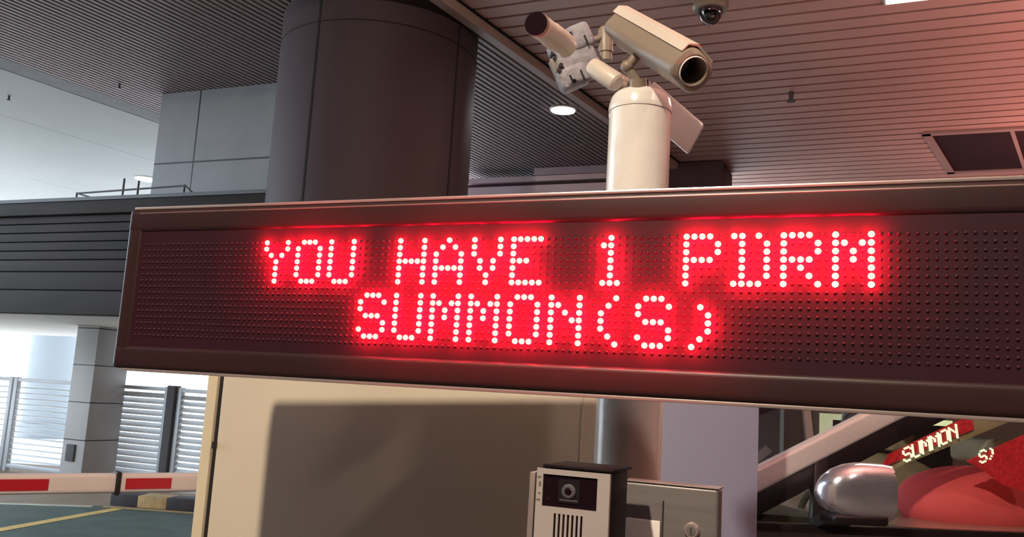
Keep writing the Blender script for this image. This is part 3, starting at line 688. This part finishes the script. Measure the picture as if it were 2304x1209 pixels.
# pillars and roof
def bar(p, q, wd, th, m, name, up=V((0, 0, 1)), parent=None, label=None, bev=.004):
    p, q = V(p), V(q); d_ = (q-p).normalized(); s_ = d_.cross(V((0, 1, .0))).normalized(); n_ = s_.cross(d_).normalized()
    F_ = Mx((d_, n_, s_)).transposed()
    return MB().box(0, (q-p).length, -th/2, th/2, -wd/2, wd/2, F=F_, o=p, bev=bev).build(name, m, parent or car, label=label)
def roofline(near):
    return [(x, gy(z, near), z) for x, z in ((.62, 1.085), (1.445, 1.480), (1.76, 1.62), (2.2, 1.70), (3.4, 1.71), (4.1, 1.60), (4.35, 1.12))]
for near in (True, False):
    rl = roofline(near)
    mb = MB()
    for p, q in zip(rl, rl[1:]):
        p, q = V(p), V(q); d_ = (q-p).normalized(); s_ = V((-d_.z, 0, d_.x)); n_ = V((0, 1, 0))
        F_ = Mx((d_, n_, s_)).transposed(); mb.box(-.012, (q-p).length+.012, -.03, .03, -.042, .036, F=F_, o=p, bev=.014, seg=3)
    mb.build('roof_rail_pillar', M['carsilver'], car, label='silver windscreen pillar and roof rail')
    mb = MB()
    for p, q in zip(rl, rl[1:]):
        off = -.068
        p, q = V(p), V(q); d_ = (q-p).normalized(); s_ = V((-d_.z, 0, d_.x)); n_ = V((0, 1, 0))
        F_ = Mx((d_, n_, s_)).transposed(); mb.box(-.0, (q-p).length+.0, -.022, .03, off-.045, off+.028, F=F_, o=p, bev=.006)
    mb.build('window_frame', M['carblack'], car, label='black window surround')
rn, rf = roofline(True), roofline(False)
t = MB()
for i in range(2, 5):
    t.prism([V(rn[i]), V(rn[i+1]), V(rf[i+1]), V(rf[i])], (0, 0, .03))
t.build('roof', M['carsilver'], car)
def glassp(pts, name='window'):
    v = [V(p) for p in pts]; n_ = (v[1]-v[0]).cross(v[2]-v[0]).normalized()*.004
    return MB().prism(v, n_*.5).build(name, M['glassc' if name in ('windscreen', 'rear_window') else 'glass'], car, smooth=0)
glassp([rn[0], rn[2], rf[2], rf[0]], 'windscreen')
glassp([rn[6], rn[5], rf[5], rf[6]], 'rear_window')
# near side windows
def gp(x, z, near=True): return (x, gy(z, near)+(.004 if near else -.004), z)
for near in (True, False):
    glassp([gp(.84, 1.07, near), gp(1.10, 1.07, near), gp(1.12, 1.255, near), gp(1.04, 1.21, near)], 'quarter_window')
    glassp([gp(1.12, 1.07, near), gp(2.12, 1.07, near), gp(2.12, 1.66, near), gp(1.74, 1.60, near), gp(1.40, 1.44, near), gp(1.12, 1.26, near)], 'front_side_window')
    glassp([gp(2.2, 1.07, near), gp(3.4, 1.07, near), gp(3.4, 1.67, near), gp(2.2, 1.67, near)], 'rear_side_window')
    s_ = 0 if near else 0
    bar((1.11, gy(1.06, near), 1.06), (1.16, gy(1.33, near), 1.33), .05, .03, M['carblack'], 'division_bar')
    bar((2.16, gy(1.06, near), 1.06), (2.16, gy(1.68, near), 1.68), .08, .04, M['carblack'], 'middle_pillar')
# dark cowl/dash, quarter area, seats
MB().prism([V((.55, YC+.10, .95)), V((1.28, YC+.10, .95)), V((1.22, YC+.10, 1.09)), V((.86, YC+.10, 1.10))], (0, 1.5, 0), .01).build('dashboard', M['cardark'], car)
st_ = MB(); 
for i in range(24):
    a0, a1 = 2*math.pi*i/24, 2*math.pi*(i+1)/24
    c_ = V((1.36, YC+.45, 1.05)); X_ = V((0, 1, 0)); Y_ = V((.35, 0, .94))
    st_.cyl(c_+X_*.18*math.cos(a0)+Y_*.18*math.sin(a0), c_+X_*.18*math.cos(a1)+Y_*.18*math.sin(a1), .014, seg=8)
st_.build('steering_wheel', M['cardark'], car)
def seat(x, y, mm, label):
    o = MB().ball((x, y, 1.135), .335, .20, .150, useg=40, vseg=24).build('seat_back', mm, car, label=label)
    MB().box(x-.35, x+.25, y-.24, y+.24, .62, .78, bev=.05, seg=3).build('cushion', M['carint'], o)
    MB().box(x-.02, x+.12, y-.14, y+.14, 1.30, 1.40, bev=.03, seg=3).build('headrest', M['carint'], o)
seat(2.03, YC+.44, M['redreflect'], 'red seat shape standing in for a red reflection in the window')  # red shape stands in for a reflection on the side window
seat(2.1, YC+1.25, M['carint'], 'beige seat')
MB().box(.95, 4.2, YC+1.64, YC+1.67, .5, 1.12).build('far_door_trim', M['carint'], car)
MB().box(.9, 4.2, YC+.05, YC+1.66, .33, .40).build('cabin_floor', M['cardark'], car)
def xz(y_, pts): return [V((x, y_, z)) for x, z in pts]
MB().prism(xz(YC+.15, [(1.40, 1.235), (1.44, 1.285), (2.02, 1.56), (2.04, 1.50)]), (0, .03, 0), .004).build('beige_trim_strip', M['carint'], car, label='beige diagonal trim inside the window')
MB().prism(xz(YC+.14, [(1.43, 1.275), (1.46, 1.325), (1.80, 1.49), (1.81, 1.435)]), (0, .008, 0)).build('reflection_backing', M['reflback'], car, label='dark red band imitating the sign reflected in the glass')  # solid panels and letters stand in for the sign's window reflection
MB().prism(xz(YC+.14, [(1.78, 1.315), (2.02, 1.425), (2.06, 1.425), (2.06, 1.20), (1.93, 1.235), (1.84, 1.29)]), (0, .008, 0)).build('reflection_backing', M['reflback'], car, label='speckled red panel imitating the sign reflected in the glass')
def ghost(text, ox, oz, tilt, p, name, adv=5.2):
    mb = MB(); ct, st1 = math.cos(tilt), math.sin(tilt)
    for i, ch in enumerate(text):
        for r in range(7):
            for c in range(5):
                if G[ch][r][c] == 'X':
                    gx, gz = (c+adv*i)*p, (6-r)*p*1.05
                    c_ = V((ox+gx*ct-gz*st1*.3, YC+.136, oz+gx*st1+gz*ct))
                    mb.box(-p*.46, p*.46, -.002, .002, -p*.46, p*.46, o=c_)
    mb.build(name, M['led'], car, label='glowing letters imitating the sign reflected in the side window')  # built as glowing boxes in place of a mirrored sign
ghost('SUMMON', 1.520, 1.300, R(25), .0080, 'reflected_message')
ghost('S)', 1.832, 1.310, R(25), .0072, 'reflected_message')
# chrome mirror
mc = V((1.147, 3.0, 1.222))
o = None
mb = MB(); secs = []
for k, sz, sy, off in ((0, .10, .2, .02), (.03, .34, .4, .012), (.09, .56, .62, .005), (.2, .76, .85, .0), (.38, .93, 1, 0), (.55, 1.0, 1, 0), (.86, 1.0, 1, 0), (1.0, .965, .97, 0)):
    x_ = mc.x-.122+.245*k
    secs.append([V((x_, mc.y+off+yy*sy*.062, mc.z-.012+zz_*sz*.095-(1-sz)*.012)) for yy, zz_ in [(math.copysign(abs(math.cos(t_))**.7, math.cos(t_)), math.copysign(abs(math.sin(t_))**.75, math.sin(t_))) for t_ in [2*math.pi*i/36 for i in range(36)]]])
loop_loft(mb, secs)
mo = mb.build('wing_mirror', M['chrome'], car, label='chrome wing mirror shell', smooth=50)
mb = MB()
mb.box(mc.x-.095, mc.x+.100, mc.y-.052, mc.y+.055, mc.z-.116, mc.z-.082, bev=.014, seg=3)
mb.prism([V((mc.x-.03, mc.y+.02, mc.z-.10)), V((mc.x+.07, mc.y+.02, mc.z-.10)), V((mc.x+.04, mc.y+.19, mc.z-.17)), V((mc.x-.06, mc.y+.19, mc.z-.17))], (0, 0, .04))
mb.build('mirror_base', M['carblack'], mo, label='black mirror foot')
MB().box(mc.x+.120, mc.x+.125, mc.y-.05, mc.y+.05, mc.z-.08, mc.z+.058, bev=.001).build('mirror_glass', M['lens'], mo)

PV = V((1.12, 3.15, 0)); RC = Mx.Rotation(R(9), 3, 'Z')
car.location = PV+RC@(car.location-PV); car.rotation_euler = (0, 0, R(9))
l = lamp('cabin_fill_light', 'POINT', (-.25, -.62, 1.60), 4.5, (1, .85, .7), .04); l.parent = car  # added lamp brightening the red shape in the window
# ================================================================== BEHIND THE CAR
e = empty('booth_window', (2.9, 7.0, 0), 'lit yellowish window border seen behind the car pillar', 'window')
MB().box(2.2, 6.5, 7.05, 7.15, 0, 1.60).build('booth_wall', M['booth'], e)
MB().box(2.478, 2.565, 7.0, 7.05, .9, 1.472).build('lit_border', M['lampwin'], e, label='pale yellow lit strip')
MB().box(2.478, 2.742, 7.0, 7.05, 1.428, 1.474).build('lit_border', M['lampwin'], e, label='pale yellow lit strip')
MB().box(2.812, 3.5, 7.0, 7.05, 1.430, 1.474).build('lit_border', M['lampwin'], e, label='pale yellow lit strip')
MB().box(2.565, 3.5, 7.01, 7.05, .9, 1.428).build('dark_pane', M['carblack'], e)
bar((2.40, 6.95, 1.0), (2.325, 6.95, 1.62), .055, .05, M['farband'], 'leaning_strut', parent=e)
